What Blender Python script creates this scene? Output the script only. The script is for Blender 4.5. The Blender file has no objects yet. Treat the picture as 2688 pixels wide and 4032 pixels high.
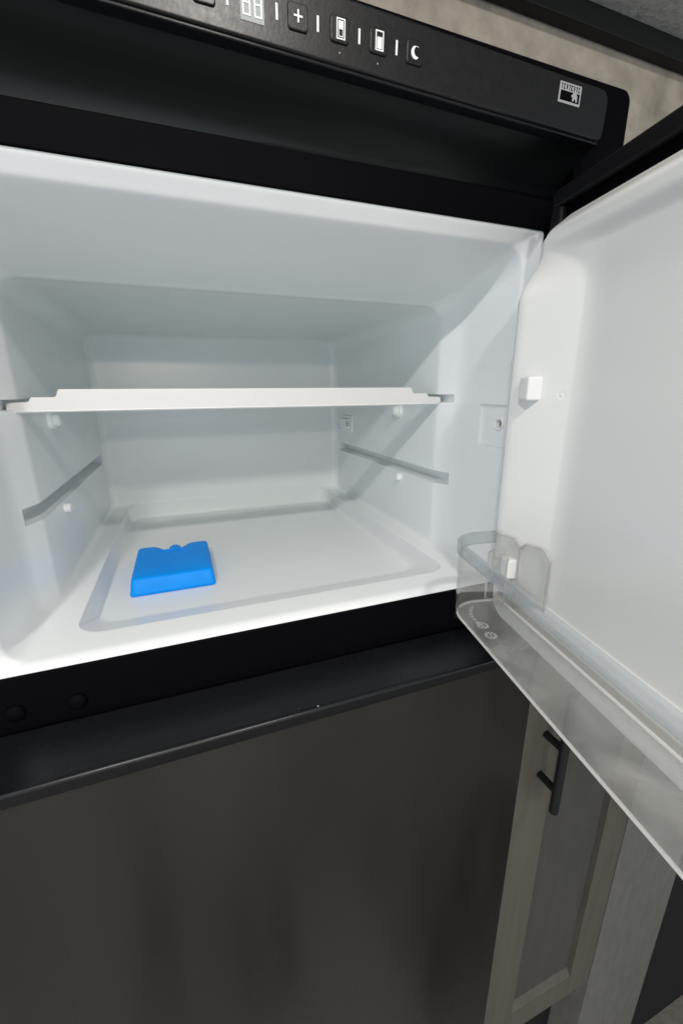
import bpy, bmesh, math, random
from mathutils import Vector, Matrix
random.seed(7)
D = bpy.data
sc = bpy.context.scene
COL = sc.collection

# ------------------------------------------------------------------ camera
cam = D.cameras.new('camera'); camo = D.objects.new('camera', cam); COL.objects.link(camo)
cam.sensor_fit = 'VERTICAL'; cam.sensor_height = 36.0; cam.lens = 14.63
cam.clip_start = 0.01; cam.clip_end = 60
PITCH, YAW, ROLL = math.radians(16.2477), math.radians(20.6052), math.radians(-0.428)
fw = Vector((math.sin(YAW)*math.cos(PITCH), math.cos(YAW)*math.cos(PITCH), -math.sin(PITCH)))
rt = Vector((math.cos(YAW), -math.sin(YAW), 0)); up = rt.cross(fw)
rr = rt*math.cos(ROLL) + up*math.sin(ROLL); uu = -rt*math.sin(ROLL) + up*math.cos(ROLL)
M = Matrix((rr, uu, -fw)).transposed().to_4x4(); M.translation = (0, -0.4, 0)
camo.matrix_world = M
sc.camera = camo

# ------------------------------------------------------------------ world and light
w = D.worlds.new('World'); sc.world = w; w.use_nodes = True
bg = w.node_tree.nodes['Background']
bg.inputs[0].default_value = (0.84, 0.93, 1.0, 1); bg.inputs[1].default_value = 1.46
def disk(name, loc, size, watts, col, target=None):
    l = D.lights.new(name, 'AREA'); l.shape = 'DISK'; l.size = size; l.energy = watts; l.color = col
    o = D.objects.new(name, l); COL.objects.link(o); o.location = loc
    if target: o.rotation_euler = (Vector(target)-Vector(loc)).to_track_quat('-Z', 'Y').to_euler()
    return o
disk('puck_lamp', (-0.30, -0.75, 0.615), 0.07, 8.0, (1.0, 0.96, 0.91))
disk('puck_lamp', (0.11, -0.75, 0.615), 0.07, 6.6, (1.0, 0.95, 0.89))
disk('reading_lamp', (-0.14, -2.9, 0.50), 0.09, 8.0, (1.0, 0.84, 0.62), (0.1, 0, 0))
sc.view_settings.view_transform = 'Standard'; sc.view_settings.look = 'None'
sc.view_settings.exposure = 0.0; sc.view_settings.gamma = 1.0
sc.cycles.use_denoising = True
sc.cycles.max_bounces = 14; sc.cycles.diffuse_bounces = 6; sc.cycles.glossy_bounces = 5
sc.cycles.transparent_max_bounces = 16; sc.cycles.transmission_bounces = 8
sc.cycles.caustics_refractive = False; sc.cycles.caustics_reflective = False

FLOOR = -1.68

# ------------------------------------------------------------------ materials
def mat(name, col, rough=0.4, metal=0.0, spec=0.5, bevel=0.0, bump=0.0, bscale=200.0, var=0.0, vscale=8.0,
        rvar=0.0, stretch=(1, 1, 1), coat=0.0, sub=0.0, dust=0.0, dcol=(0.45, 0.45, 0.44)):
    m = D.materials.new(name); m.use_nodes = True
    nt = m.node_tree; N = nt.nodes; L = nt.links
    b = N['Principled BSDF']
    b.inputs['Base Color'].default_value = (*col, 1); b.inputs['Roughness'].default_value = rough
    b.inputs['Metallic'].default_value = metal; b.inputs['Specular IOR Level'].default_value = spec
    b.inputs['Coat Weight'].default_value = coat
    if sub:
        b.inputs['Subsurface Weight'].default_value = sub
        b.inputs['Subsurface Radius'].default_value = (0.004, 0.006, 0.012); b.inputs['Subsurface Scale'].default_value = 1.0
    tc = N.new('ShaderNodeTexCoord'); mp = N.new('ShaderNodeMapping'); mp.inputs['Scale'].default_value = stretch
    L.new(tc.outputs['Object'], mp.inputs[0])
    nrm = None
    if bevel:
        bv = N.new('ShaderNodeBevel'); bv.samples = 6; bv.inputs['Radius'].default_value = bevel; nrm = bv.outputs[0]
    if bump:
        t = N.new('ShaderNodeTexNoise'); t.inputs['Scale'].default_value = bscale; t.inputs['Detail'].default_value = 3
        L.new(mp.outputs[0], t.inputs['Vector'])
        bp = N.new('ShaderNodeBump'); bp.inputs['Strength'].default_value = bump; bp.inputs['Distance'].default_value = 0.001
        L.new(t.outputs['Fac'], bp.inputs['Height'])
        if nrm: L.new(nrm, bp.inputs['Normal'])
        nrm = bp.outputs[0]
    if nrm: L.new(nrm, b.inputs['Normal'])
    if dust:
        vo = N.new('ShaderNodeTexVoronoi'); vo.inputs['Scale'].default_value = 42; L.new(tc.outputs['Object'], vo.inputs['Vector'])
        lt = N.new('ShaderNodeMath'); lt.operation = 'LESS_THAN'; lt.inputs[1].default_value = 0.040; L.new(vo.outputs['Distance'], lt.inputs[0])
        sp = N.new('ShaderNodeSeparateColor'); L.new(vo.outputs['Color'], sp.inputs[0])
        l2 = N.new('ShaderNodeMath'); l2.operation = 'LESS_THAN'; l2.inputs[1].default_value = dust; L.new(sp.outputs[0], l2.inputs[0])
        dmul = N.new('ShaderNodeMath'); dmul.operation = 'MULTIPLY'; L.new(lt.outputs[0], dmul.inputs[0]); L.new(l2.outputs[0], dmul.inputs[1])
        em = N.new('ShaderNodeMix'); em.data_type = 'RGBA'; em.inputs['A'].default_value = (*col, 1); em.inputs['B'].default_value = (*dcol, 1)
        L.new(dmul.outputs[0], em.inputs['Factor']); L.new(em.outputs['Result'], b.inputs['Base Color'])
    if var or rvar:
        t = N.new('ShaderNodeTexNoise'); t.inputs['Scale'].default_value = vscale; t.inputs['Detail'].default_value = 2 if vscale < 5 else 5
        t.inputs['Roughness'].default_value = 0.6; L.new(mp.outputs[0], t.inputs['Vector'])
        if var:
            r = N.new('ShaderNodeMapRange'); r.inputs[1].default_value = 0.3; r.inputs[2].default_value = 0.7
            r.inputs[3].default_value = 1-var; r.inputs[4].default_value = 1+var
            L.new(t.outputs['Fac'], r.inputs[0])
            mx = N.new('ShaderNodeMix'); mx.data_type = 'RGBA'; mx.blend_type = 'MULTIPLY'; mx.inputs['Factor'].default_value = 1
            mx.inputs['A'].default_value = (*col, 1); L.new(r.outputs[0], mx.inputs['B'])
            if dust: L.new(em.outputs['Result'], mx.inputs['A'])
            L.new(mx.outputs['Result'], b.inputs['Base Color'])
        if rvar:
            r = N.new('ShaderNodeMapRange'); r.inputs[1].default_value = 0.3; r.inputs[2].default_value = 0.7
            r.inputs[3].default_value = max(0.03, rough-rvar); r.inputs[4].default_value = rough+rvar
            L.new(t.outputs['Fac'], r.inputs[0]); L.new(r.outputs[0], b.inputs['Roughness'])
    return m

WHITE = mat('white_liner_plastic', (0.82, 0.84, 0.85), 0.27, bevel=0.0022, var=0.016, vscale=7, dust=0.025, dcol=(0.50, 0.50, 0.47))
DOORW = mat('white_door_plastic', (0.72, 0.72, 0.705), 0.22, bevel=0.002, var=0.012, vscale=7, dust=0.02, dcol=(0.50, 0.50, 0.47))
TRIMW = mat('white_shelf_trim', (0.70, 0.69, 0.69), 0.4, bevel=0.001)
PEGW = mat('white_cap_plastic', (0.86, 0.87, 0.86), 0.3, bevel=0.001)
GREYW = mat('grey_socket', (0.25, 0.23, 0.21), 0.5)
BLACK = mat('black_satin_trim', (0.0022, 0.0022, 0.0032), 0.6, spec=0.035, bevel=0.002, bump=0.05, bscale=700, rvar=0.05)
COVE = mat('black_gloss_cove', (0.005, 0.0065, 0.007), 0.34, spec=0.22, rvar=0.04, dust=0.12)
PANEL = mat('black_grained_panel', (0.0045, 0.0045, 0.0055), 0.36, metal=0.05, spec=0.5, bevel=0.0012, bump=0.07, bscale=500, var=0.18, vscale=240, rvar=0.03)
LEDGE = mat('black_door_ledge', (0.006, 0.0065, 0.008), 0.27, spec=0.36, bevel=0.0015, bump=0.04, bscale=900, rvar=0.05, dust=0.18)
STEEL = mat('dark_graphite_steel', (0.047, 0.043, 0.039), 0.27, metal=0.55, spec=0.5, bump=0.02, bscale=400, var=0.16, vscale=2.4, rvar=0.12, stretch=(3.0, 1, 0.5), dust=0.05)  # stretched colour streaks stand in for blurred room reflections
RUBBER = mat('black_gasket', (0.006, 0.006, 0.007), 0.55, spec=0.15)
PRINT = mat('white_print', (0.84, 0.85, 0.85), 0.6, spec=0.15)
DISPLAY = mat('grey_display_window', (0.36, 0.37, 0.375), 0.5, spec=0.15)
BADGE = mat('silver_badge_print', (0.42, 0.43, 0.43), 0.4, metal=0.3)
BLUE = mat('blue_ice_pack_plastic', (0.0, 0.285, 0.92), 0.42, spec=0.14, bevel=0.0012, bump=0.05, bscale=80, var=0.06, vscale=25)
HANDLE = mat('matte_black_handle', (0.007, 0.007, 0.008), 0.45)
MOULD = mat('black_moulding', (0.006, 0.006, 0.006), 0.6, spec=0.3)

def wood(name, dark, light, rough=0.55, scale=1.0, fine=0.35):
    m = D.materials.new(name); m.use_nodes = True; nt = m.node_tree; N = nt.nodes; L = nt.links; b = N['Principled BSDF']
    b.inputs['Roughness'].default_value = rough; b.inputs['Specular IOR Level'].default_value = 0.3
    tc = N.new('ShaderNodeTexCoord'); mp = N.new('ShaderNodeMapping'); mp.inputs['Scale'].default_value = (9*scale, 9*scale, 1.1*scale)
    L.new(tc.outputs['Object'], mp.inputs[0])
    n1 = N.new('ShaderNodeTexNoise'); n1.inputs['Scale'].default_value = 1.6; n1.inputs['Detail'].default_value = 3; n1.inputs['Distortion'].default_value = 0.6
    L.new(mp.outputs[0], n1.inputs['Vector'])
    mul = N.new('ShaderNodeMath'); mul.operation = 'MULTIPLY'; mul.inputs[1].default_value = 34; L.new(n1.outputs['Fac'], mul.inputs[0])
    sn = N.new('ShaderNodeMath'); sn.operation = 'SINE'; L.new(mul.outputs[0], sn.inputs[0])
    mp2 = N.new('ShaderNodeMapping'); mp2.inputs['Scale'].default_value = (160, 160, 6); L.new(tc.outputs['Object'], mp2.inputs[0])
    n2 = N.new('ShaderNodeTexNoise'); n2.inputs['Scale'].default_value = 1.0; n2.inputs['Detail'].default_value = 4; L.new(mp2.outputs[0], n2.inputs['Vector'])
    r1 = N.new('ShaderNodeMapRange'); r1.inputs[1].default_value = -1; r1.inputs[2].default_value = 1; r1.inputs[3].default_value = 0.08; r1.inputs[4].default_value = 0.34
    L.new(sn.outputs[0], r1.inputs[0])
    ad = N.new('ShaderNodeMath'); ad.operation = 'MULTIPLY_ADD'; ad.inputs[1].default_value = fine*2; L.new(n2.outputs['Fac'], ad.inputs[0]); L.new(r1.outputs[0], ad.inputs[2])
    cr = N.new('ShaderNodeMix'); cr.data_type = 'RGBA'; cr.inputs['A'].default_value = (*dark, 1); cr.inputs['B'].default_value = (*light, 1)
    L.new(ad.outputs[0], cr.inputs['Factor']); L.new(cr.outputs['Result'], b.inputs['Base Color'])
    bp = N.new('ShaderNodeBump'); bp.inputs['Strength'].default_value = 0.12; bp.inputs['Distance'].default_value = 0.001
    L.new(n2.outputs['Fac'], bp.inputs['Height']); L.new(bp.outputs[0], b.inputs['Normal'])
    return m
OAK = wood('grey_washed_wood', (0.098, 0.088, 0.068), (0.152, 0.138, 0.108))
OAKP = wood('grey_washed_wood_panel', (0.070, 0.065, 0.056), (0.095, 0.089, 0.078), fine=0.5)
OAKE = mat('grey_washed_end_panel', (0.185, 0.174, 0.156), 0.6, spec=0.25, bump=0.15, bscale=220, var=0.12, vscale=60, stretch=(1, 1, 0.25))
BEIGE = mat('beige_wall_panel', (0.27, 0.24, 0.20), 0.6, spec=0.3, bump=0.1, bscale=300, var=0.32, vscale=30)
CEIL = mat('grey_textured_ceiling', (0.50, 0.49, 0.47), 0.8, spec=0.2, bump=1.0, bscale=260, var=0.2, vscale=120)
WALLD = mat('dark_matte', (0.012, 0.012, 0.013), 0.6, spec=0.3)
FLOORM = wood('dark_vinyl_floor', (0.22, 0.20, 0.17), (0.38, 0.345, 0.30), rough=0.5)

def clear(name, haze, tint=(0.985, 0.986, 0.982), smudge=0.0, rough=0.06, hcol=(0.85, 0.86, 0.85), sscale=14.0, stretch=(1, 1, 1), f0=0.5):
    """clear moulded plastic: see-through and glossy, with a milky share that wear and smudges raise"""
    m = D.materials.new(name); m.use_nodes = True; nt = m.node_tree; N = nt.nodes; L = nt.links
    N.remove(N['Principled BSDF']); out = N['Material Output']
    tr = N.new('ShaderNodeBsdfTransparent'); tr.inputs[0].default_value = (*tint, 1)
    gl = N.new('ShaderNodeBsdfGlossy'); gl.inputs['Roughness'].default_value = rough
    fr = N.new('ShaderNodeFresnel'); ge = N.new('ShaderNodeNewGeometry'); io = N.new('ShaderNodeMapRange')
    io.inputs[3].default_value = 1.5; io.inputs[4].default_value = 1/1.5      # the ray leaves the sheet as it entered
    L.new(ge.outputs['Backfacing'], io.inputs[0]); L.new(io.outputs[0], fr.inputs['IOR'])
    mx = N.new('ShaderNodeMixShader'); L.new(fr.outputs[0], mx.inputs[0]); L.new(tr.outputs[0], mx.inputs[1]); L.new(gl.outputs[0], mx.inputs[2])
    df = N.new('ShaderNodeBsdfDiffuse'); df.inputs[0].default_value = (*hcol, 1)
    tl = N.new('ShaderNodeBsdfTranslucent'); tl.inputs[0].default_value = (*hcol, 1)
    dm = N.new('ShaderNodeMixShader'); dm.inputs[0].default_value = 0.5; L.new(df.outputs[0], dm.inputs[1]); L.new(tl.outputs[0], dm.inputs[2])
    m2 = N.new('ShaderNodeMixShader'); L.new(mx.outputs[0], m2.inputs[1]); L.new(dm.outputs[0], m2.inputs[2])
    m2.inputs[0].default_value = haze
    if smudge:
        tc = N.new('ShaderNodeTexCoord'); mp = N.new('ShaderNodeMapping'); mp.inputs['Scale'].default_value = stretch; L.new(tc.outputs['Object'], mp.inputs[0])
        t = N.new('ShaderNodeTexNoise'); t.inputs['Scale'].default_value = sscale; t.inputs['Detail'].default_value = 6; t.inputs['Distortion'].default_value = 1.8
        L.new(mp.outputs[0], t.inputs['Vector'])
        r = N.new('ShaderNodeMapRange'); r.inputs[1].default_value = 0.35; r.inputs[2].default_value = 0.72
        r.inputs[3].default_value = max(0, haze-smudge); r.inputs[4].default_value = haze+smudge
        L.new(t.outputs['Fac'], r.inputs[0]); L.new(r.outputs[0], m2.inputs[0])
    L.new(m2.outputs[0], out.inputs['Surface'])
    return m
CLEAR = clear('clear_bin_plastic', 0.045, hcol=(0.88, 0.87, 0.85))
CLEARX = clear('clear_bracket_edge', 0.34, tint=(0.86, 0.86, 0.86), hcol=(0.80, 0.80, 0.79), rough=0.04)
CLEARK = clear('clear_bracket', 0.04, tint=(0.975, 0.975, 0.97), hcol=(0.85, 0.85, 0.84), rough=0.05)
CLEARR = clear('clear_bin_rim', 0.26, smudge=0.06, tint=(0.84, 0.87, 0.89), hcol=(0.66, 0.68, 0.70), rough=0.12, sscale=10)  # grey-blue tint stands in for dark refraction in the rim
CLEARB = clear('clear_bin_floor', 0.23, smudge=0.13, hcol=(0.82, 0.825, 0.81), rough=0.15, sscale=13)
CLEARE = clear('bin_edge_glint', 0.85, hcol=(0.95, 0.94, 0.92), rough=0.1)  # near-opaque white stands in for light gathered along the edges
def solid_clear(name):
    m = D.materials.new(name); m.use_nodes = True; b = m.node_tree.nodes['Principled BSDF']
    b.inputs['Base Color'].default_value = (0.97, 0.975, 0.97, 1); b.inputs['Transmission Weight'].default_value = 1.0
    b.inputs['Roughness'].default_value = 0.03; b.inputs['IOR'].default_value = 1.49
    return m
SOLID = solid_clear('solid_clear_plastic')
EMBOSS = clear('milky_emboss', 0.5, hcol=(0.85, 0.86, 0.86))
GLASS = clear('shelf_glass', 0.02, tint=(0.93, 0.97, 0.955), rough=0.02)

# ------------------------------------------------------------------ mesh helpers
def finish(o, smooth=35, weighted=False):
    me = o.data
    if smooth:
        for p in me.polygons: p.use_smooth = True
        bm = bmesh.new(); bm.from_mesh(me)
        for e in bm.edges:
            if len(e.link_faces) == 2:
                e.smooth = e.calc_face_angle(0) < math.radians(smooth)
        bm.to_mesh(me); bm.free()
    if weighted or (0 < smooth < 60):
        md = o.modifiers.new('weighted', 'WEIGHTED_NORMAL'); md.keep_sharp = True; md.weight = 80
    return o
def obj(name, bm, m, parent=None, loc=(0, 0, 0), smooth=35, weighted=False):
    me = D.meshes.new(name)
    bmesh.ops.recalc_face_normals(bm, faces=bm.faces)
    bm.to_mesh(me); bm.free()
    o = D.objects.new(name, me); COL.objects.link(o); me.materials.append(m)
    o.location = loc
    if parent: o.parent = parent
    return finish(o, smooth, weighted)
def thing(name, label, cat, loc=(0, 0, 0), group=None):
    o = D.objects.new(name, None); COL.objects.link(o); o.location = loc
    o.empty_display_size = 0.05
    o['label'] = label; o['category'] = cat
    if group: o['group'] = group
    return o
def tag(o, label=None, cat=None, group=None, kind=None):
    for k, v in (('label', label), ('category', cat), ('group', group), ('kind', kind)):
        if v: o[k] = v
    return o
def box(bm, x0, x1, y0, y1, z0, z1, r=0.0, seg=2):
    g = bmesh.ops.create_cube(bm, size=1.0)
    vs = g['verts']
    for v in vs:
        v.co = Vector((x0+(v.co.x+.5)*(x1-x0), y0+(v.co.y+.5)*(y1-y0), z0+(v.co.z+.5)*(z1-z0)))
    if r:
        es = set(e for v in vs for e in v.link_edges)
        bmesh.ops.bevel(bm, geom=list(es), offset=r, segments=seg, profile=0.5, affect='EDGES')
    return bm
def cyl(bm, a, b, r0, r1=None, seg=20, dome=0.0):
    """a capped tube from a to b; dome > 0 rounds the b end"""
    a, b = Vector(a), Vector(b); r1 = r0 if r1 is None else r1
    ax = (b-a).normalized(); u = ax.orthogonal().normalized(); v = ax.cross(u)
    rings = [(a, r0), (b, r1)]
    if dome:
        rings = [(a, r0)] + [(b + ax*dome*math.sin(t), r1*math.cos(t)) for t in (0, .35, .7, 1.05, 1.35)]
    R = []
    for c, r in rings:
        R.append([bm.verts.new(c + (u*math.cos(2*math.pi*i/seg) + v*math.sin(2*math.pi*i/seg))*r) for i in range(seg)])
    for i in range(len(R)-1):
        for k in range(seg): bm.faces.new((R[i][k], R[i][(k+1) % seg], R[i+1][(k+1) % seg], R[i+1][k]))
    bm.faces.new(R[0][::-1]); bm.faces.new(R[-1])
    return bm
def extrude_profile(bm, prof, x0, x1, cap=True):
    """prof: list of (y, z), closed, swept along x"""
    A = [bm.verts.new((x0, y, z)) for y, z in prof]; B = [bm.verts.new((x1, y, z)) for y, z in prof]
    n = len(prof)
    for i in range(n): bm.faces.new((A[i], A[(i+1) % n], B[(i+1) % n], B[i]))
    if cap: bm.faces.new(A[::-1]); bm.faces.new(B)
    return bm
def rrect(x0, x1, z0, z1, r, n=8, rb=None):
    """rounded rectangle, counter-clockwise, same count for any r"""
    pts = []
    b = r if rb is None else rb
    for cx, cz, a0, q in ((x1-b, z0+b, -90, b), (x1-r, z1-r, 0, r), (x0+r, z1-r, 90, r), (x0+b, z0+b, 180, b)):
        for k in range(n+1):
            a = math.radians(a0 + 90*k/n); pts.append((cx+q*math.cos(a), cz+q*math.sin(a)))
    return pts
def loft(bm, loops, closed_ends=True):
    R = [[bm.verts.new(p) for p in lp] for lp in loops]; n = len(R[0])
    for i in range(len(R)-1):
        for k in range(n): bm.faces.new((R[i][k], R[i][(k+1) % n], R[i+1][(k+1) % n], R[i+1][k]))
    if closed_ends: bm.faces.new(R[0][::-1]); bm.faces.new(R[-1])
    return bm
def cut(o, cutters):
    """boolean differences, applied; the cutters are removed again"""
    tmp = []
    for bm in cutters:
        bmesh.ops.recalc_face_normals(bm, faces=bm.faces)
        me = D.meshes.new('cutter'); bm.to_mesh(me); bm.free()
        c = D.objects.new('cutter', me); COL.objects.link(c); tmp.append(c)
        md = o.modifiers.new('cut', 'BOOLEAN'); md.operation = 'DIFFERENCE'; md.solver = 'EXACT'; md.object = c
    bpy.context.view_layer.update()
    dg = bpy.context.evaluated_depsgraph_get()
    me = D.meshes.new_from_object(o.evaluated_get(dg))
    o.modifiers.clear(); old = o.data; o.data = me; me.name = o.name; D.meshes.remove(old)
    for c in tmp:
        cm = c.data; D.objects.remove(c); D.meshes.remove(cm)
    return o
def sstep(a, b, x):
    t = min(1, max(0, (x-a)/(b-a))); return t*t*(3-2*t)

XC = 0.0995            # the fridge's middle
def mir(x): return 2*XC - x

# ------------------------------------------------------------------ setting
bm = bmesh.new(); box(bm, -2.6, 3.0, -3.2, 0.9, FLOOR-0.05, FLOOR)
tag(obj('floor', bm, FLOORM, smooth=0), kind='structure')
bm = bmesh.new(); box(bm, -0.30, 0.16, -1.08, -0.50, FLOOR+0.0005, FLOOR+0.010, 0.004); box(bm, 0.45, 1.2, -0.85, -0.30, FLOOR+0.0005, FLOOR+0.010, 0.004)  # unseen dark slabs, added to darken the lower door's reflection
tag(obj('dark_reflection_slab', bm, WALLD, smooth=30), kind='structure')
bm = bmesh.new(); box(bm, -2.6, 3.0, -0.06, 0.0, 0.345, 0.365); box(bm, -2.6, 3.0, -3.2, -0.0602, 0.65, 0.67); box(bm, -2.6, 3.0, -0.0601, -0.05, 0.366, 0.67)
tag(obj('ceiling', bm, CEIL, smooth=0), kind='structure')
bm = bmesh.new()     # the wall above and beside the fridge
box(bm, -1.6, 3.0, 0.0, 0.012, 0.268, 0.345); box(bm, 0.458, 3.0, 0.0, 0.012, -0.300, 0.268); box(bm, -1.6, -0.326, 0.0, 0.012, FLOOR, 0.268)
tag(obj('wall', bm, BEIGE, smooth=0), kind='structure')
bm = bmesh.new(); box(bm, 0.941, 2.20, -0.030, 0.13, FLOOR, -0.302); box(bm, 2.201, 2.23, -1.9, 0.13, FLOOR, 0.344)  # second box: unseen partition added to dim light from the right
tag(obj('side_wall_and_light_blocker', bm, WALLD, smooth=0), kind='structure')
bm = bmesh.new(); box(bm, -1.6, 3.0, -0.014, -0.001, 0.3265, 0.3445, 0.0015)
tag(obj('ceiling_moulding', bm, MOULD), 'black moulding strip along the top of the beige wall under the ceiling', 'moulding')

# ------------------------------------------------------------------ fridge
fridge = thing('refrigerator', 'black two-door refrigerator with white freezer compartment standing open', 'refrigerator', (XC, 0, FLOOR))
OFF = Vector((-XC, 0, -FLOOR))
def fpart(name, bm, m, parent=None, smooth=35, weighted=False):
    """a part of the fridge, modelled in room coordinates"""
    bmesh.ops.translate(bm, verts=bm.verts, vec=OFF)
    return obj(name, bm, m, parent or fridge, smooth=smooth, weighted=weighted)

# --- freezer liner: one moulded shell, lofted then cut
loops = []
def lp(y, hw, zb, zt, r, rb=None): loops.append([(x, y, z) for x, z in rrect(XC-hw, XC+hw, zb, zt, r, 8, rb)])
lp(0.64, 0.315, -0.33, 0.18, 0.01)
lp(0.014, 0.315, -0.33, 0.18, 0.01)
lp(0.012, 0.2845, -0.2440, 0.1620, 0.004)
lp(0.003, 0.2845, -0.2440, 0.1620, 0.004)
for k in range(0, 9):                       # the mouth's rolled lip
    q = k/8; yy = (0.0, 0.0010, 0.0026, 0.0044, 0.0066, 0.0086, 0.0104, 0.0124, 0.0145)[k]; q = (0.0, 0.12, 0.24, 0.38, 0.54, 0.70, 0.84, 0.95, 1.0)[k]
    lp(yy, 0.2840-0.0124*q, -0.2436+0.0056*(1-(1-q)**2), 0.1616-0.0138*q, 0.004+0.018*q, 0.004+0.014*q)
lp(0.020, 0.2715, -0.2380, 0.1460, 0.022, 0.018)
lp(0.060, 0.2710, -0.2380, 0.1350, 0.022, 0.016)
lp(0.094, 0.2704, -0.2380, 0.1262, 0.021, 0.014)
lp(0.106, 0.2695, -0.2380, 0.1232, 0.021, 0.012)
lp(0.116, 0.2674, -0.2380, 0.1208, 0.021, 0.011)
lp(0.1415, 0.2590, -0.2380, 0.1148, 0.020, 0.009)
lp(0.1450, 0.2580, -0.2380, 0.1136, 0.020, 0.008)
lp(0.1485, 0.2576, -0.2380, 0.1124, 0.020, 0.008)
lp(0.1540, 0.2575, -0.2380, 0.1118, 0.020, 0.008)
lp(0.175, 0.2574, -0.2380, 0.1136, 0.022, 0.008)
lp(0.40, 0.2570, -0.2380, 0.1120, 0.024, 0.008)
lp(0.563, 0.2565, -0.2380, 0.1110, 0.024, 0.008)
for k in range(1, 6):
    a = math.radians(18*k); s = 0.015*(1-math.cos(a))
    lp(0.563+0.015*math.sin(a), 0.2565-s, -0.2380+s*0.5, 0.1110-s, max(0.024-s, 0.003), max(0.008-s*0.4, 0.002))
bm = bmesh.new(); loft(bm, loops)
liner = fpart('freezer_liner', bm, WHITE)
def loc_cut(bm):
    return bm                         # cutters are modelled in room coordinates already
cuts = []
# floor tray recess
tl = []
for z, hx, y0, y1, r in ((-0.20, 0.2245, 0.040, 0.5774, 0.030), (-0.234, 0.2245, 0.041, 0.5774, 0.030), (-0.2390, 0.2243, 0.045, 0.5774, 0.029),
                         (-0.2560, 0.2225, 0.088, 0.5768, 0.027), (-0.2640, 0.2210, 0.108, 0.5752, 0.026),
                         (-0.2670, 0.2190, 0.115, 0.572, 0.025), (-0.2680, 0.2150, 0.121, 0.567, 0.024)):
    tl.append([(x, y, z) for x, y in rrect(XC-hx, XC+hx, y0, y1, r)])
bm = bmesh.new(); loft(bm, tl); cuts.append(loc_cut(bm))
# runner slots (lower) and shelf slots (upper), both sides
for (za, zb, d) in ((-0.1420, -0.1195, 0.3775), (-0.0225, -0.0065, 0.3690)):
    for sgn in (1, -1):
        bm = bmesh.new()
        xs = (0.33, d); xa, xb = xs if sgn > 0 else (mir(d), mir(0.33))
        box(bm, xa, xb, 0.118, 0.557, za, zb)
        for v in bm.verts:     # the back of the groove is shallower than its mouth
            out = v.co.x > XC if sgn > 0 else v.co.x < XC
            far = abs(v.co.x - XC) > 0.25
            if far and v.co.y < 0.2: v.co.x += 0.001*sgn
            if far and v.co.z < (za+zb)/2: v.co.z += 0.006
        cuts.append(loc_cut(bm))
# latch recess in the right outer wall with its hole
bm = bmesh.new(); box(bm, 0.34, 0.3745, 0.008, 0.064, -0.0705, -0.0185, 0.002, 2); cuts.append(loc_cut(bm))
bm = bmesh.new(); cyl(bm, (0.36, 0.0285, -0.0415), (0.383, 0.0285, -0.0415), 0.0052); cuts.append(loc_cut(bm))
cut(liner, cuts); finish(liner, 24, True)

# --- little fittings on the liner
def on_wall(x, y, z, r, d, name='wall_peg', base=0.0):
    sgn = 1 if x > XC else -1
    bm = bmesh.new()
    cyl(bm, (x+0.002*sgn, y, z), (x-d*sgn, y, z), r, r*0.94, 20, d*0.35)
    o = fpart(name, bm, PEGW)
    if base:
        b2 = bmesh.new(); cyl(b2, (x+0.002*sgn, y, z), (x-d*0.55*sgn, y, z), base, base*0.96, 24)
        fpart('peg_collar', b2, PEGW, o).parent = o
    return o
def sub(o, p):                        # move a part one level down
    o.parent = p; return o
WR, WL = 0.3568, mir(0.3568)
on_wall(WR, 0.260, -0.034, 0.0085, 0.010, base=0.0115)
on_wall(WL, 0.245, -0.034, 0.0085, 0.010, base=0.0115)
on_wall(WR, 0.251, -0.149, 0.0068, 0.006)
on_wall(WL, 0.238, -0.149, 0.0068, 0.006)
# sensor cover on the right wall near the back
bm = bmesh.new(); box(bm, WR-0.0035, WR+0.003, 0.472, 0.545, -0.0905, -0.0525, 0.0030, 3)
sens = fpart('sensor_cover', bm, PEGW)
bm = bmesh.new(); box(bm, WR-0.0085, WR-0.001, 0.487, 0.537, -0.0825, -0.0605, 0.0030, 3); sub(fpart('sensor_dome', bm, PEGW), sens)
for dz in (-0.0755, -0.0715, -0.0675):
    bm = bmesh.new(); box(bm, WR-0.0090, WR-0.004, 0.4868, 0.4925, dz-0.0008, dz+0.0008); sub(fpart('vent_slit', bm, GREYW), sens)
# ring round the latch hole
bm = bmesh.new()
R = []
for rr_, xx in ((0.0082, 0.3750), (0.0080, 0.3722), (0.0068, 0.3712), (0.0054, 0.3722), (0.0050, 0.378)):
    R.append([bm.verts.new((xx, 0.0285+rr_*math.cos(2*math.pi*i/28), -0.0415+rr_*math.sin(2*math.pi*i/28))) for i in range(28)])
for i in range(4):
    for k in range(28): bm.faces.new((R[i][k], R[i][(k+1) % 28], R[i+1][(k+1) % 28], R[i+1][k]))
ring = fpart('latch_hole_ring', bm, PEGW)
bm = bmesh.new(); cyl(bm, (0.3795, 0.0285, -0.0415), (0.3775, 0.0285, -0.0415), 0.0053); sub(fpart('latch_socket', bm, GREYW), ring)

# --- black front frame round the freezer mouth
FX0, FX1 = -0.262, 0.390
bm = bmesh.new()
box(bm, FX0, 0.396, -0.002, 0.03, 0.1622, 0.200)                    # over the mouth
box(bm, FX0, 0.396, -0.002, 0.03, -0.330, -0.2442)                  # under it
box(bm, 0.3842, 0.396, -0.002, 0.03, -0.2441, 0.1621); box(bm, FX0, mir(0.3842), -0.002, 0.03, -0.2441, 0.1621)
frame = fpart('front_frame', bm, BLACK, smooth=0)
bm = bmesh.new()
box(bm, -0.284, 0.412, 0.031, 0.68, -1.40, 0.262, 0.004); body = fpart('cabinet_body', bm, BLACK)
cut(body, [loc_cut(box(bmesh.new(), mir(0.4145), 0.4145, 0.0, 0.66, -0.335, 0.185))])
finish(body, 30)
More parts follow.
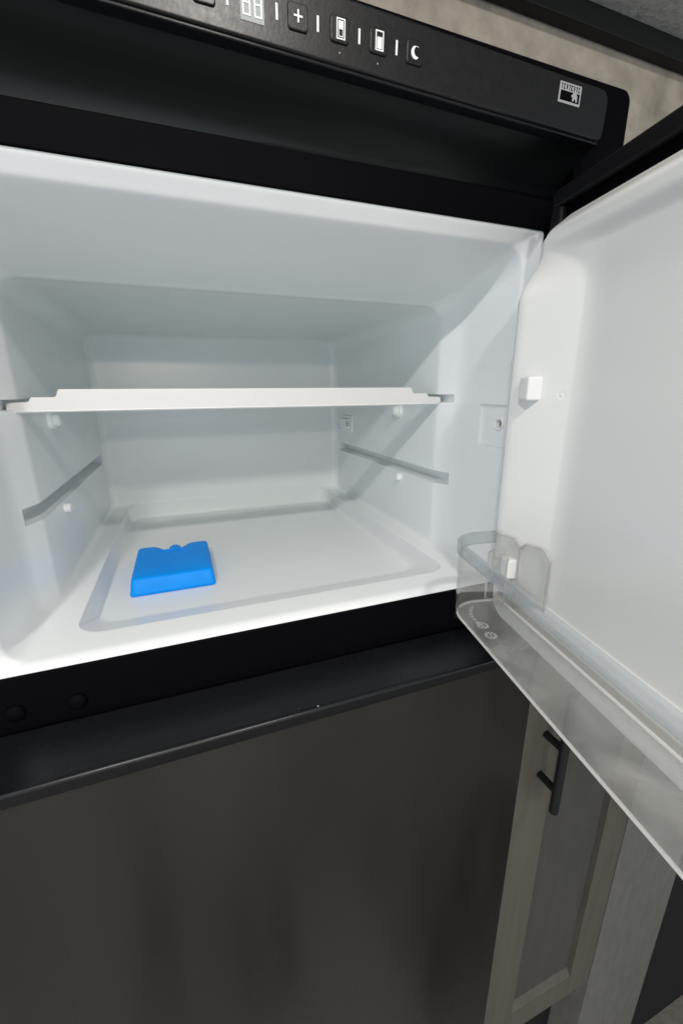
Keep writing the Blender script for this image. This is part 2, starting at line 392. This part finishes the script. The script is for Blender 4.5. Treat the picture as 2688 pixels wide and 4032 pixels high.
# caps and hinge screw on the strip under the mouth
for x, z in ((-0.1685, -0.2795), (-0.1195, -0.2815)):
    bm = bmesh.new(); cyl(bm, (x, 0.0, z), (x, -0.0035, z), 0.0085, 0.0082, 24, 0.0035)
    fpart('screw_cap', bm, BLACK)
bm = bmesh.new(); cyl(bm, (0.307, 0.0, -0.277), (0.3055, -0.007, -0.279), 0.0045, 0.0045, 14)
hs = fpart('hinge_screw', bm, HANDLE)
for k in range(3):
    bm = bmesh.new(); a = Vector((0.3066-0.0004*k, -0.002-0.0019*k, -0.2776-0.0006*k)); cyl(bm, a, a+Vector((-0.0002, -0.0009, -0.0003)), 0.0053, 0.0053, 14)
    sub(fpart('screw_thread', bm, COVE), hs)

# --- cove and control panel above the mouth
def pz(x): return 0.2245 - 0.016*x            # panel sloped slightly to follow lens distortion
bm = bmesh.new()
NX, NP = 24, 14
g = []
for i in range(NX+1):
    x = FX0 + (FX1-FX0)*i/NX; row = []
    for k in range(NP+1):
        t = k/NP
        y = -0.0025 - 0.0445*(1-math.cos(t*math.pi/2)*0.92-0.08*(1-t)); z = 0.1905+0.012*(x-XC)*0.6 + (pz(x)-0.1905-0.0072*(x-XC))*(0.25*t+0.75*math.sin(t*math.pi/2)**1.4)
        row.append(bm.verts.new((x, y, z)))
    row.append(bm.verts.new((x, -0.02, 0.245))); row.append(bm.verts.new((x, 0.0, 0.245))); row.append(bm.verts.new((x, 0.0, 0.188)))
    g.append(row)
for i in range(NX):
    for k in range(len(g[0])): 
        k2 = (k+1) % len(g[0]); bm.faces.new((g[i][k], g[i+1][k], g[i+1][k2], g[i][k2]))
bm.faces.new(g[0]); bm.faces.new(g[-1][::-1])
fpart('cove', bm, COVE, smooth=30)
# panel: rounded slab
LEAN = 0.054
PX0, PX1 = -0.2635, 0.3915
def prect(y, ins, r):
    pts = rrect(PX0+ins, PX1-ins, ins, 0.0385-ins, r, 6)
    return [(x, y-LEAN*h, pz(x)+h) for x, h in pts]
bm = bmesh.new(); loft(bm, [prect(0.0, 0, 0.009), prect(-0.0470, 0, 0.009), prect(-0.0490, 0.0006, 0.0085), prect(-0.0500, 0.0018, 0.007)])
panel = fpart('control_panel', bm, PANEL, smooth=30)
bm = bmesh.new(); box(bm, PX0+0.006, PX1-0.006, -0.0505, -0.040, -0.0026, -0.0006, 0.0007)
for v in bm.verts: v.co.z += pz(v.co.x)
sub(fpart('lower_trim_bead', bm, LEDGE), panel)
def lean(bm):
    for v in bm.verts: v.co.y -= LEAN*(v.co.z-pz(v.co.x))
def pprint(name, polys, m=PRINT, y=-0.0504, d=0.0004):
    """flat print: outlines (x, z) laid on the panel face with a hair of thickness"""
    bm = bmesh.new()
    for P in polys:
        A = [bm.verts.new((x, y, z)) for x, z in P]; B = [bm.verts.new((x, y+d, z)) for x, z in P]
        n = len(P); bm.faces.new(A); bm.faces.new(B[::-1])
        for i in range(n): bm.faces.new((A[i], B[i], B[(i+1) % n], A[(i+1) % n]))
    lean(bm); return sub(fpart(name, bm, m, smooth=0), panel)
def rc(x0, x1, z0, z1): return [(x0, z0), (x1, z0), (x1, z1), (x0, z1)]
def frame_polys(x0, x1, z0, z1, w_): return [rc(x0, x1, z0, z0+w_), rc(x0, x1, z1-w_, z1), rc(x0, x0+w_, z0+w_, z1-w_), rc(x1-w_, x1, z0+w_, z1-w_)]
BZ = 0.2415
for bx in (0.0415, 0.1023, 0.1322, 0.1621, 0.1918):
    bm = bmesh.new()
    pr0 = lambda y, ins, r: [(x, y, z) for x, z in rrect(bx-0.0070+ins, bx+0.0070-ins, BZ-0.0072+ins, BZ+0.0072-ins, r, 5)]
    loft(bm, [pr0(-0.0490, 0, 0.0022), pr0(-0.0506, 0, 0.0022), pr0(-0.0514, 0.0005, 0.002), pr0(-0.0513, 0.0012, 0.0018)])
    lean(bm); sub(fpart('button', bm, PANEL, smooth=25), panel)
for sx in (0.0268, 0.0560, 0.0880, 0.1165, 0.1473, 0.1770):
    pprint('separator_mark', [rc(sx-0.0007, sx+0.0007, BZ-0.0042, BZ+0.0042)])
yb = -0.0519
pprint('minus_sign', [rc(0.0385, 0.0445, BZ-0.0005, BZ+0.0005)], y=yb)
pprint('plus_sign', [rc(0.0993, 0.1053, BZ-0.0005, BZ+0.0005), rc(0.1018, 0.1028, BZ+0.0005, BZ+0.0033), rc(0.1018, 0.1028, BZ-0.0033, BZ-0.0005)], y=yb)
for cx, top in ((0.1328, True), (0.1625, False)):
    P = frame_polys(cx-0.0032, cx+0.0032, BZ-0.0056, BZ+0.0056, 0.0007)
    if top: P += [rc(cx-0.0018, cx+0.0018, BZ+0.0004, BZ+0.0042)] + frame_polys(cx-0.0018, cx+0.0018, BZ-0.0042, BZ+0.0002, 0.0004)
    else: P += [rc(cx-0.0019, cx+0.0019, BZ-0.0044, BZ+0.0020)]
    pprint('compartment_icon', P, y=yb)
moon = []
for k in range(15): a = math.radians(60+240*k/14); moon.append((0.1920+0.0036*math.cos(a), BZ+0.0038*math.sin(a)-0.0006))
for k in range(13): a = math.radians(285-210*k/12); moon.append((0.1936+0.0029*math.cos(a), BZ+0.0030*math.sin(a)+0.0002))
pprint('moon_icon', [moon], y=yb)
# 88 display
pprint('display_window', [rc(0.0640, 0.0795, 0.2325, 0.2505)], DISPLAY, y=-0.0503)
seg = []
for cx in (0.0680, 0.0756):
    x0, x1, z0, z1, zm, w_ = cx-0.0026, cx+0.0026, 0.2350, 0.2480, 0.2415, 0.0009
    for (a, b, c, d) in ((x0, x1, z0, z0+w_), (x0, x1, zm-w_/2, zm+w_/2), (x0, x1, z1-w_, z1),
                         (x0, x0+w_, z0+w_, zm-w_/2), (x1-w_, x1, z0+w_, zm-w_/2), (x0, x0+w_, zm+w_/2, z1-w_), (x1-w_, x1, zm+w_/2, z1-w_)):
        seg.append(rc(a, b, c, d))
pprint('display_digits', seg, y=-0.0507)
for cx in (0.1325, 0.1622):
    bm = bmesh.new(); cyl(bm, (cx, -0.0495, 0.2295), (cx, -0.0504, 0.2295), 0.0006, seg=10); lean(bm); sub(fpart('indicator_lamp', bm, GREYW), panel)
# maker's badge: a plate with a line of lettering over a standing animal
pprint('badge_plate', [rc(0.3330, 0.3575, 0.2385, 0.2525)], BADGE, y=-0.0504)
pprint('badge_field', [rc(0.3345, 0.3560, 0.2402, 0.2468)], BLACK, y=-0.0506)
pprint('badge_animal', [[(0.3465, 0.2446), (0.3478, 0.2456), (0.3497, 0.2477), (0.3512, 0.2476), (0.3534, 0.2448), (0.3536, 0.2408), (0.3522, 0.2408), (0.3516, 0.2424),
                         (0.3500, 0.2424), (0.3494, 0.2408), (0.3480, 0.2408), (0.3482, 0.2434), (0.3468, 0.2438)]], BADGE, y=-0.0508)
ltr = []
x = 0.3345
for w_, kind in ((.0017, 0), (.0015, 1), (.0017, 2), (.0015, 0), (.0018, 1), (.0015, 2), (.0017, 0), (.0015, 1)):
    if kind == 0: ltr += [rc(x, x+w_, 0.2508, 0.2513), rc(x+w_*.4, x+w_*.65, 0.2478, 0.2508)]
    elif kind == 1: ltr += [rc(x, x+w_*.3, 0.2478, 0.2513), rc(x+w_*.3, x+w_, 0.2478, 0.2484), rc(x+w_*.3, x+w_, 0.2507, 0.2513)]
    else: ltr += [[(x, 0.2513), (x+w_*.4, 0.2478), (x+w_*.65, 0.2478), (x+w_*.3, 0.2513)], [(x+w_*.55, 0.2484), (x+w_*.75, 0.2484), (x+w_, 0.2513), (x+w_*.8, 0.2513)]]
    x += w_ + 0.00115
pprint('badge_lettering', ltr, BLACK, y=-0.0507)
# outer trim frame on the cabinet face
bm = bmesh.new()
def tr_loop(y, ins): return [(x, y, z) for x, z in rrect(-0.33+ins, 0.458-ins, -1.38, 0.2865-ins, 0.010, 6)]
loft(bm, [tr_loop(-0.0005, 0), tr_loop(-0.0160, 0), tr_loop(-0.0185, 0.001), tr_loop(-0.020, 0.003)])
trim = fpart('outer_trim', bm, BLACK, smooth=40)
cut(trim, [loc_cut(box(bmesh.new(), -0.276, 0.3927, -0.1, 0.1, -1.5, 0.2680))])
bm = bmesh.new()
# hollow between panel and trim, set back
box(bm, -0.2755, 0.3925, -0.012, -0.001, 0.2205, 0.2675); fpart('panel_backing', bm, COVE, smooth=0)
finish(trim, 40)

# --- lower door
LX0, LX1 = -0.262, 0.3905
pts = [(-0.006, -0.2985), (-0.020, -0.3022), (-0.040, -0.3062), (-0.0590, -0.3092)]
for k in range(6):
    a = math.radians(80+100*k/5); pts.append((-0.0615+0.0030*math.cos(a), -0.3122+0.0030*math.sin(a)))
pts += [(-0.0645, -0.3205), (-0.0640, -0.3228), (-0.0600, -0.3235), (-0.006, -0.3235)]
bm = bmesh.new(); extrude_profile(bm, pts, LX0, LX1)
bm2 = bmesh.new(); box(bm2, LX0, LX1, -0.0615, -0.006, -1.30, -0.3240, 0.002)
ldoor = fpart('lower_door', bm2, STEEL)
sub(fpart('door_top_rail', bm, LEDGE, smooth=50), ldoor)

# --- freezer door, swung open
HX, HY = 0.366, -0.030
AD = math.radians(10.7)
tv = Vector((-math.sin(AD), -math.cos(AD), 0)); nv = Vector((-math.cos(AD), math.sin(AD), 0))
dm = Matrix(((tv.x, -nv.x, 0), (tv.y, -nv.y, 0), (0, 0, 1))).to_4x4()
dmat = Matrix.Translation((HX, HY, 0)) @ dm             # local x = along the door, local -y = out of its inner face
fm = Matrix.Translation((XC, 0, FLOOR))
def dpart(name, bm, m, parent=None, smooth=35, weighted=False):
    """modelled as (s, -w, z) in the door's own frame"""
    bmesh.ops.transform(bm, matrix=fm.inverted() @ dmat, verts=bm.verts)
    return obj(name, bm, m, parent or fridge, smooth=smooth, weighted=weighted)
DL = 0.588
bm = bmesh.new(); box(bm, 0, DL, 0.0, 0.055, -0.272, 0.186, 0.005, 3)
fdoor = dpart('freezer_door', bm, BLACK)
bm = bmesh.new()
for a in ((0.006, DL-0.006, 0.166, 0.181), (0.006, DL-0.006, -0.267, -0.252), (0.006, 0.021, -0.2519, 0.1659), (DL-0.021, DL-0.006, -0.2519, 0.1659)):
    box(bm, a[0], a[1], -0.009, -0.0005, a[2], a[3], 0.003, 3)
sub(dpart('gasket', bm, RUBBER), fdoor)
# inner panel as a moulded relief
S0, S1, Z0, Z1 = 0.024, DL-0.024, -0.252, 0.1515
def chamfer(a, b, x):             # straight slope with softened ends
    t = (x-a)/(b-a); k = 0.10
    f = lambda u: 0.0 if u < -k else (u if u > k else (u+k)**2/(4*k))
    return f(t)-f(t-1)
DENT = (0.092, -0.005)
def relief(s, z):
    """height of the moulded inner panel: a ridge round the rim, lower along the top, and a sunk field"""
    d = min(s-S0, S1-s); dt = Z1-z; db = z-Z0
    e = min(d, dt, db)
    plat = 0.016 + 0.021*sstep(0.0, 0.022, dt) + 0.018*sstep(0.034, 0.074, dt)
    plat -= 0.011*(1-min(1, max(0, d/0.021)))
    plat = min(plat, 0.042 + 0.02*sstep(0.04, 0.07, db))
    field = 0.029
    m = chamfer(0.024, 0.080, d)*sstep(0.029, 0.041, dt)*sstep(0.034, 0.047, db)
    h = plat + (field-plat)*m
    q = math.hypot(s-DENT[0], z-DENT[1]); h += 0.0007*math.cos(min(q/0.0035, 1)*math.pi*1.5)*(1-min(1, q/0.006))
    rise = 1-(1-min(1, max(0, e)/0.006))**3
    return 0.001 + h*rise
def grid_lines(a, b, dense, n):
    L = set()
    for i in range(n+1): L.add(round(a+(b-a)*i/n, 5))
    for (p, q, m_) in dense:
        for i in range(m_+1): L.add(round(p+(q-p)*i/m_, 5))
    return sorted(L)
SL = grid_lines(S0, S1, ((DENT[0]-0.007, DENT[0]+0.007, 14), (S0, S0+0.008, 10), (S0+0.008, S0+0.075, 40), (S1-0.075, S1-0.008, 30), (S1-0.008, S1, 8)), 50)
ZL = grid_lines(Z0, Z1, ((DENT[1]-0.007, DENT[1]+0.007, 14), (Z0, Z0+0.008, 8), (Z0+0.008, Z0+0.055, 36), (0.07, Z1-0.008, 56), (Z1-0.008, Z1, 10)), 40)
RC = 0.028          # outer corner radius
def pull(s, z):     # round the outline's corners
    cs = min(max(s, S0+RC), S1-RC); cz = min(max(z, Z0+RC), Z1-RC)
    ds, dz = s-cs, z-cz
    if ds and dz:
        r = math.hypot(ds, dz); mx_ = max(abs(ds), abs(dz))
        f = mx_/r
        return cs+ds*f, cz+dz*f, RC-mx_
    return s, z, None
bm = bmesh.new(); G = []
for s in SL:
    row = []
    for z in ZL:
        s2, z2, _ = pull(s, z)
        row.append(bm.verts.new((s2, -relief(s, z), z2)))
    G.append(row)
for i in range(len(SL)-1):
    for k in range(len(ZL)-1): bm.faces.new((G[i][k], G[i+1][k], G[i+1][k+1], G[i][k+1]))
sub(dpart('door_liner', bm, DOORW, smooth=60), fdoor)
# bosses that carry bins
def boss(s, z):
    bm = bmesh.new()
    w0 = relief(s, z)
    box(bm, s-0.0075, s+0.0075, -(w0+0.0095), -(w0-0.014), z-0.0108, z+0.0108, 0.0022, 3)
    return sub(dpart('bin_boss', bm, DOORW), fdoor)
boss(S0+0.043, 0.0005); boss(S0+0.043, -0.178); boss(S1-0.043, 0.0005); boss(S1-0.043, -0.178)

# ------------------------------------------------------------------ clear door bin (lifts off the door)
bin_ = thing('door_bin', 'clear plastic bin hooked on the inside of the open freezer door', 'door bin')
bin_.matrix_world = dmat @ Matrix.Translation((0.30, 0, -0.215))
BO = Vector((-0.30, 0, 0.215))
def bpart(name, bm, m, parent=None, smooth=35):
    bmesh.ops.translate(bm, verts=bm.verts, vec=BO)
    return obj(name, bm, m, parent or bin_, smooth=smooth)
BS0, BS1, WF, RB = 0.046, DL-0.046, 0.111, 0.034
def upath(off=0.0, wb=0.057, n=12):
    P = [(BS0-off, wb), (BS0-off, WF-RB)]
    for k in range(1, n+1):
        a = math.radians(180-90*k/n); P.append((BS0+RB+(RB+off)*math.cos(a), WF-RB+(RB+off)*math.sin(a)))
    m_ = 24
    for k in range(1, m_): P.append((BS0+RB+(BS1-BS0-2*RB)*k/m_, WF+off))
    for k in range(0, n+1):
        a = math.radians(90-90*k/n); P.append((BS1-RB+(RB+off)*math.cos(a), WF-RB+(RB+off)*math.sin(a)))
    P += [(BS1+off, wb)]
    return P
def wall(zs, tk):
    """wall band through heights zs = [(z, offset)], tk thick"""
    bm = bmesh.new()
    rows = [[bm.verts.new((s, -w_, z)) for s, w_ in upath(o_)] for z, o_ in zs]
    rows += [[bm.verts.new((s, -w_, z)) for s, w_ in upath(o_-tk)] for z, o_ in reversed(zs)]
    n = len(rows[0]); m_ = len(rows)
    for i in range(m_):
        for k in range(n-1): bm.faces.new((rows[i][k], rows[i][k+1], rows[(i+1) % m_][k+1], rows[(i+1) % m_][k]))
    bm.faces.new([r[0] for r in rows]); bm.faces.new([r[-1] for r in rows][::-1])
    return bm
bpart('bin_wall', wall([(-0.2225, -0.004), (-0.2180, -0.0012), (-0.1570, 0.0)], 0.0018), CLEAR)
bpart('bin_rim', wall([(-0.1568, 0.0), (-0.1560, 0.0014), (-0.1452, 0.0016), (-0.1445, 0.001)], 0.0034), CLEARR)
# floor of the bin
bm = bmesh.new()
P = upath(-0.0045, 0.049)
A = [bm.verts.new((s, -w_, -0.2228)) for s, w_ in P]; B = [bm.verts.new((s, -w_, -0.2250)) for s, w_ in P]
n = len(P); bm.faces.new(A); bm.faces.new(B[::-1])
for i in range(n): bm.faces.new((A[i], B[i], B[(i+1) % n], A[(i+1) % n]))
bpart('bin_floor', bm, CLEARB, smooth=0)
# thick bottom edge, its glint painted in milky white
def bead(path, r, z0):
    bm = bmesh.new(); R = []
    for i, (s, w_) in enumerate(path):
        p, q = path[max(0, i-1)], path[min(len(path)-1, i+1)]
        tx, ty = q[0]-p[0], q[1]-p[1]; l = math.hypot(tx, ty) or 1; nx, ny = -ty/l, tx/l
        R.append([bm.verts.new((s+nx*r*math.cos(a), -(w_+ny*r*math.cos(a)), z0+r*math.sin(a))) for a in [math.radians(60*k) for k in range(6)]])
    for i in range(len(R)-1):
        for k in range(6): bm.faces.new((R[i][k], R[i][(k+1) % 6], R[i+1][(k+1) % 6], R[i+1][k]))
    bm.faces.new(R[0][::-1]); bm.faces.new(R[-1]); return bm
bpart('bottom_edge', bead(upath(-0.0038, 0.049), 0.0013, -0.2242), CLEARE)
bpart('back_edge', bead([(BS0+0.004, 0.0490), (BS1-0.004, 0.0490)], 0.0014, -0.2220), CLEARE)
# back wall, low
bm = bmesh.new(); box(bm, BS0, BS1, -0.0480, -0.0465, -0.2227, -0.206, 0.0005); bpart('back_lip', bm, CLEAR)
# end brackets that slide over the door's side ridge
def bracket(flip):
    bm = bmesh.new()
    prof = []
    for k in range(15):
        s = BS0-0.0005 + 0.062*k/14
        prof.append((s, relief(s, -0.1)+0.0028))
    def top(s):
        d = s-BS0
        if d < 0.008: return -0.1445
        if d < 0.024: return -0.1462 if False else -0.1455
        if d < 0.030: return -0.1455-(d-0.024)/0.006*0.008
        if d < 0.036: return -0.1535+(d-0.030)/0.006*0.006
        if d < 0.052: return -0.1475
        return -0.1475-(d-0.052)/0.010*0.012
    rows = []
    for s, w_ in prof:
        ss = DL-s if flip else s
        rows.append((bm.verts.new((ss, -w_, -0.2255)), bm.verts.new((ss, -w_, top(s))), bm.verts.new((ss, -w_-0.0018, top(s))), bm.verts.new((ss, -w_-0.0018, -0.2255))))
    for i in range(len(rows)-1):
        for k in range(4): bm.faces.new((rows[i][k], rows[i+1][k], rows[i+1][(k+1) % 4], rows[i][(k+1) % 4]))
    bm.faces.new(rows[0]); bm.faces.new(rows[-1][::-1])
    o = bpart('end_bracket', bm, CLEARK)
    def tube(bm, path, r):
        P = [Vector((DL-p[0] if flip else p[0], -p[1], p[2])) for p in path]; rings = []
        for i, c in enumerate(P):
            t = (P[min(i+1, len(P)-1)]-P[max(i-1, 0)]).normalized(); u = t.cross(Vector((0.2, 0.9, 0.1))).normalized(); v = t.cross(u)
            rings.append([bm.verts.new(c+(u*math.cos(2*math.pi*k/10)+v*math.sin(2*math.pi*k/10))*r) for k in range(10)])
        for i in range(len(P)-1):
            for k in range(10): bm.faces.new((rings[i][k], rings[i][(k+1) % 10], rings[i+1][(k+1) % 10], rings[i+1][k]))
        bm.faces.new(rings[0][::-1]); bm.faces.new(rings[-1])
    def wv(s): return relief(s, -0.1)+0.0040
    e = bmesh.new()
    sm = [BS0+0.0605*i/60 for i in range(61)]
    tube(e, [(q, wv(q), top(q)) for q in sm], 0.0012)
    for q in (BS0+0.0305, BS0+0.0605): tube(e, [(q, wv(q), z) for z in (-0.222, -0.19, top(q))], 0.0011)
    sub(bpart('bracket_edge', e, CLEARX), o)
    b2 = bmesh.new()     # pocket over the boss
    a0, a1, zt, h = BS0+0.006, BS0+0.0265, -0.163, 0.0075
    tube(b2, [(a0, wv(a0)+h, -0.220), (a0, wv(a0)+h, zt-0.003), (a0+0.003, wv(a0)+h, zt), (a1-0.003, wv(a1)+h, zt), (a1, wv(a1)+h, zt-0.003), (a1, wv(a1)+h, -0.220)], 0.0011)
    sub(bpart('boss_pocket', b2, CLEARX), o)
bracket(False); bracket(True)
# embossed marks on the bin floor: two little cog shapes and a curved row of ticks
for (s0, w0) in ((0.100, 0.0935), (0.1175, 0.0945)):
    bm = bmesh.new()
    for k in range(10):
        a = 2*math.pi*k/10; r0, r1 = 0.0034, 0.0058; da = 0.22
        P = [(r0*math.cos(a-da), r0*math.sin(a-da)), (r1*math.cos(a-da), r1*math.sin(a-da)), (r1*math.cos(a+da), r1*math.sin(a+da)), (r0*math.cos(a+da), r0*math.sin(a+da))]
        vs = [bm.verts.new((s0+p, -(w0+q), -0.2223)) for p, q in P]; f = bm.faces.new(vs)
        e_ = bmesh.ops.extrude_face_region(bm, geom=[f]); bmesh.ops.translate(bm, verts=[v for v in e_['geom'] if isinstance(v, bmesh.types.BMVert)], vec=(0, 0, 0.0006))
    box(bm, s0-0.0018, s0+0.0018, -(w0+0.0006), -(w0-0.0006), -0.2226, -0.2217)
    bpart('embossed_mark', bm, EMBOSS, smooth=0)
bm = bmesh.new()
for k in range(9):
    a = math.radians(150-8.5*k*1.4); c = (0.088+0.022*math.cos(a)*1.2, 0.078+0.018*math.sin(a))
    box(bm, c[0]-0.0008, c[0]+0.0008, -(c[1]+0.0016), -(c[1]-0.0016), -0.2226, -0.2219)
bpart('embossed_lettering', bm, EMBOSS, smooth=0)

# ------------------------------------------------------------------ glass shelf resting in the slots
shelf = thing('freezer_shelf', 'clear glass freezer shelf with a stepped white front bar', 'shelf', (XC, 0.14, -0.02))
SO = Vector((-XC, -0.14, 0.02))
def spart(name, bm, m, smooth=35):
    bmesh.ops.translate(bm, verts=bm.verts, vec=SO); return obj(name, bm, m, shelf, smooth=smooth)
bm = bmesh.new(); box(bm, mir(0.3655), 0.3655, 0.150, 0.550, -0.0165, -0.0125, 0.0006); spart('glass_pane', bm, GLASS)
def stepped(ins):
    H = 0.2640-ins; a, b = 0.2415-ins, 0.2165-ins
    zb, z1, z2, z3 = -0.0205+ins, -0.0090-ins, -0.0042-ins, 0.0040-ins
    P = [(-H, zb+0.003), (-H+0.004, zb), (H-0.004, zb), (H, zb+0.003), (H, z1-0.003), (H-0.002, z1-0.0005), (a+0.004, z1), (a+0.0012, z1+0.0008), (a, z2-0.0015), (a-0.0015, z2),
         (b+0.003, z2), (b+0.001, z2+0.001), (b-0.001, z3-0.0022), (b-0.0028, z3)]
    return P + [(-x, z) for x, z in reversed(P[4:])]
bm = bmesh.new()
loft(bm, [[(XC+x-0.004, y, z) for x, z in stepped(i)] for y, i in ((0.152, 0.0), (0.1405, 0.0), (0.1392, 0.0006), (0.1388, 0.0016))])
spart('front_bar', bm, TRIMW, smooth=30)
bm = bmesh.new(); box(bm, mir(0.350), 0.350, 0.1382, 0.1392, -0.0190, -0.0180, 0.0003); spart('front_groove', bm, PEGW)

# ------------------------------------------------------------------ ice pack
pack = thing('ice_pack', 'bright blue plastic ice pack lying flat on the white freezer floor', 'ice pack', (-0.033, 0.243, -0.268))
def outline(hw, y0, y1, r):
    """front edge straight, back edge with two shoulders and a notch between them"""
    P = []
    for cx, cy, a0 in ((-hw+r, y0+r, 180), (hw-r, y0+r, 270), (hw-r, y1-r, 0)):
        for k in range(5):
            a = math.radians(a0+90*k/4); P.append((cx+r*math.cos(a), cy+r*math.sin(a)))
    n = 0.019
    for u, v in ((0.60, 0.0), (0.50, -0.10), (0.44, -0.45), (0.40, -0.90), (0.34, -1.0), (-0.34, -1.0), (-0.42, -0.95), (-0.46, -0.45), (-0.53, -0.10), (-0.60, 0.0)):
        P.append((u*hw, y1+v*n))
    for k in range(5):
        a = math.radians(90+90*k/4); P.append((-hw+r+r*math.cos(a), y1-r+r*math.sin(a)))
    return P
PKS = ((0.0006, 0.0545, -0.0640, 0.0655, 0.005), (0.0000, 0.0530, -0.0625, 0.064, 0.0045)), 
lv = [(0.0, 0.0540, -0.0640, 0.0660, 0.004), (0.0015, 0.0560, -0.0660, 0.0680, 0.005), (0.0045, 0.0562, -0.0662, 0.0682, 0.005), (0.0060, 0.0555, -0.0655, 0.0680, 0.005),
      (0.0200, 0.0538, -0.0590, 0.0672, 0.005), (0.0225, 0.0528, -0.0565, 0.0665, 0.0045), (0.0240, 0.0508, -0.0535, 0.0650, 0.004), (0.0242, 0.0300, -0.0300, 0.0500, 0.004)]
bm = bmesh.new(); loft(bm, [[(x, y, z) for x, y in outline(hw, a, b, r)] for z, hw, a, b, r in lv])
pk = obj('pack_body', bm, BLUE, pack, smooth=28)
bm = bmesh.new(); cyl(bm, (0.002, 0.044, 0.0125), (0.002, 0.0665, 0.0125), 0.0112, 0.0108, 28, 0.0015); obj('filler_cap', bm, BLUE, pack)
bm = bmesh.new(); box(bm, -0.0215, 0.0145, 0.0400, 0.0418, 0.0236, 0.0256, 0.0006); obj('top_rib', bm, BLUE, pack)
bm = bmesh.new()
for x in (-0.026, -0.006, 0.013, 0.022): box(bm, x-0.002, x+0.002, 0.0290, 0.0310, 0.0238, 0.0247, 0.0004)
obj('moulded_lettering', bm, BLUE, pack)

# ------------------------------------------------------------------ wood cabinet to the right
cab = thing('wood_cabinet', 'grey washed wood cabinet standing to the right of the refrigerator', 'cabinet', (0.68, -0.02, FLOOR))
CO = Vector((-0.68, 0.02, -FLOOR))
def cpart(name, bm, m, parent=None, smooth=0):
    bmesh.ops.translate(bm, verts=bm.verts, vec=CO); return obj(name, bm, m, parent or cab, smooth=smooth)
CY = -0.035
bm = bmesh.new(); box(bm, 0.414, 0.709, CY+0.021, 0.55, -1.27, -0.301); cpart('carcass', bm, OAKP)
bm = bmesh.new(); box(bm, 0.712, 0.938, CY, 0.55, FLOOR, -0.301, 0.0015); cpart('end_panel', bm, OAKE, smooth=30)
bm = bmesh.new(); box(bm, 0.414, 0.711, 0.03, 0.05, FLOOR, -1.271); cpart('toe_kick', bm, WALLD)
dz0, dz1 = -1.258, -0.315
bm = bmesh.new(); box(bm, 0.418, 0.4905, CY, CY+0.02, dz0, dz1, 0.0012); cpart('door_stile', bm, OAK, smooth=30)
bm = bmesh.new(); box(bm, 0.6460, 0.7085, CY, CY+0.02, dz0, dz1, 0.0012); cpart('door_stile', bm, OAK, smooth=30)
for a, b in ((dz0, -1.195), (-0.385, dz1)):
    bm = bmesh.new(); box(bm, 0.4908, 0.6457, CY, CY+0.02, a, b, 0.0012); cpart('door_rail', bm, OAK, smooth=30)
bm = bmesh.new(); box(bm, 0.4908, 0.6457, CY+0.010, CY+0.0195, -1.1948, -0.3852); cpart('door_panel', bm, OAKP)
bm = bmesh.new(); extrude_profile(bm, [(CY+0.001, -1.1949), (CY+0.0099, -1.1949), (CY+0.0099, -1.178)], 0.4912, 0.6453); cpart('panel_moulding', bm, OAK)
bm = bmesh.new(); cyl(bm, (0.460, -0.068, -0.400), (0.460, -0.068, -0.608), 0.0066, 0.0066, 20)
hd = cpart('bar_handle', bm, HANDLE, smooth=35)
for z in (-0.494, -0.570):
    bm = bmesh.new(); cyl(bm, (0.460, CY+0.0005, z), (0.460, -0.066, z), 0.0056, 0.0056, 16); sub(cpart('handle_post', bm, HANDLE, smooth=35), hd)
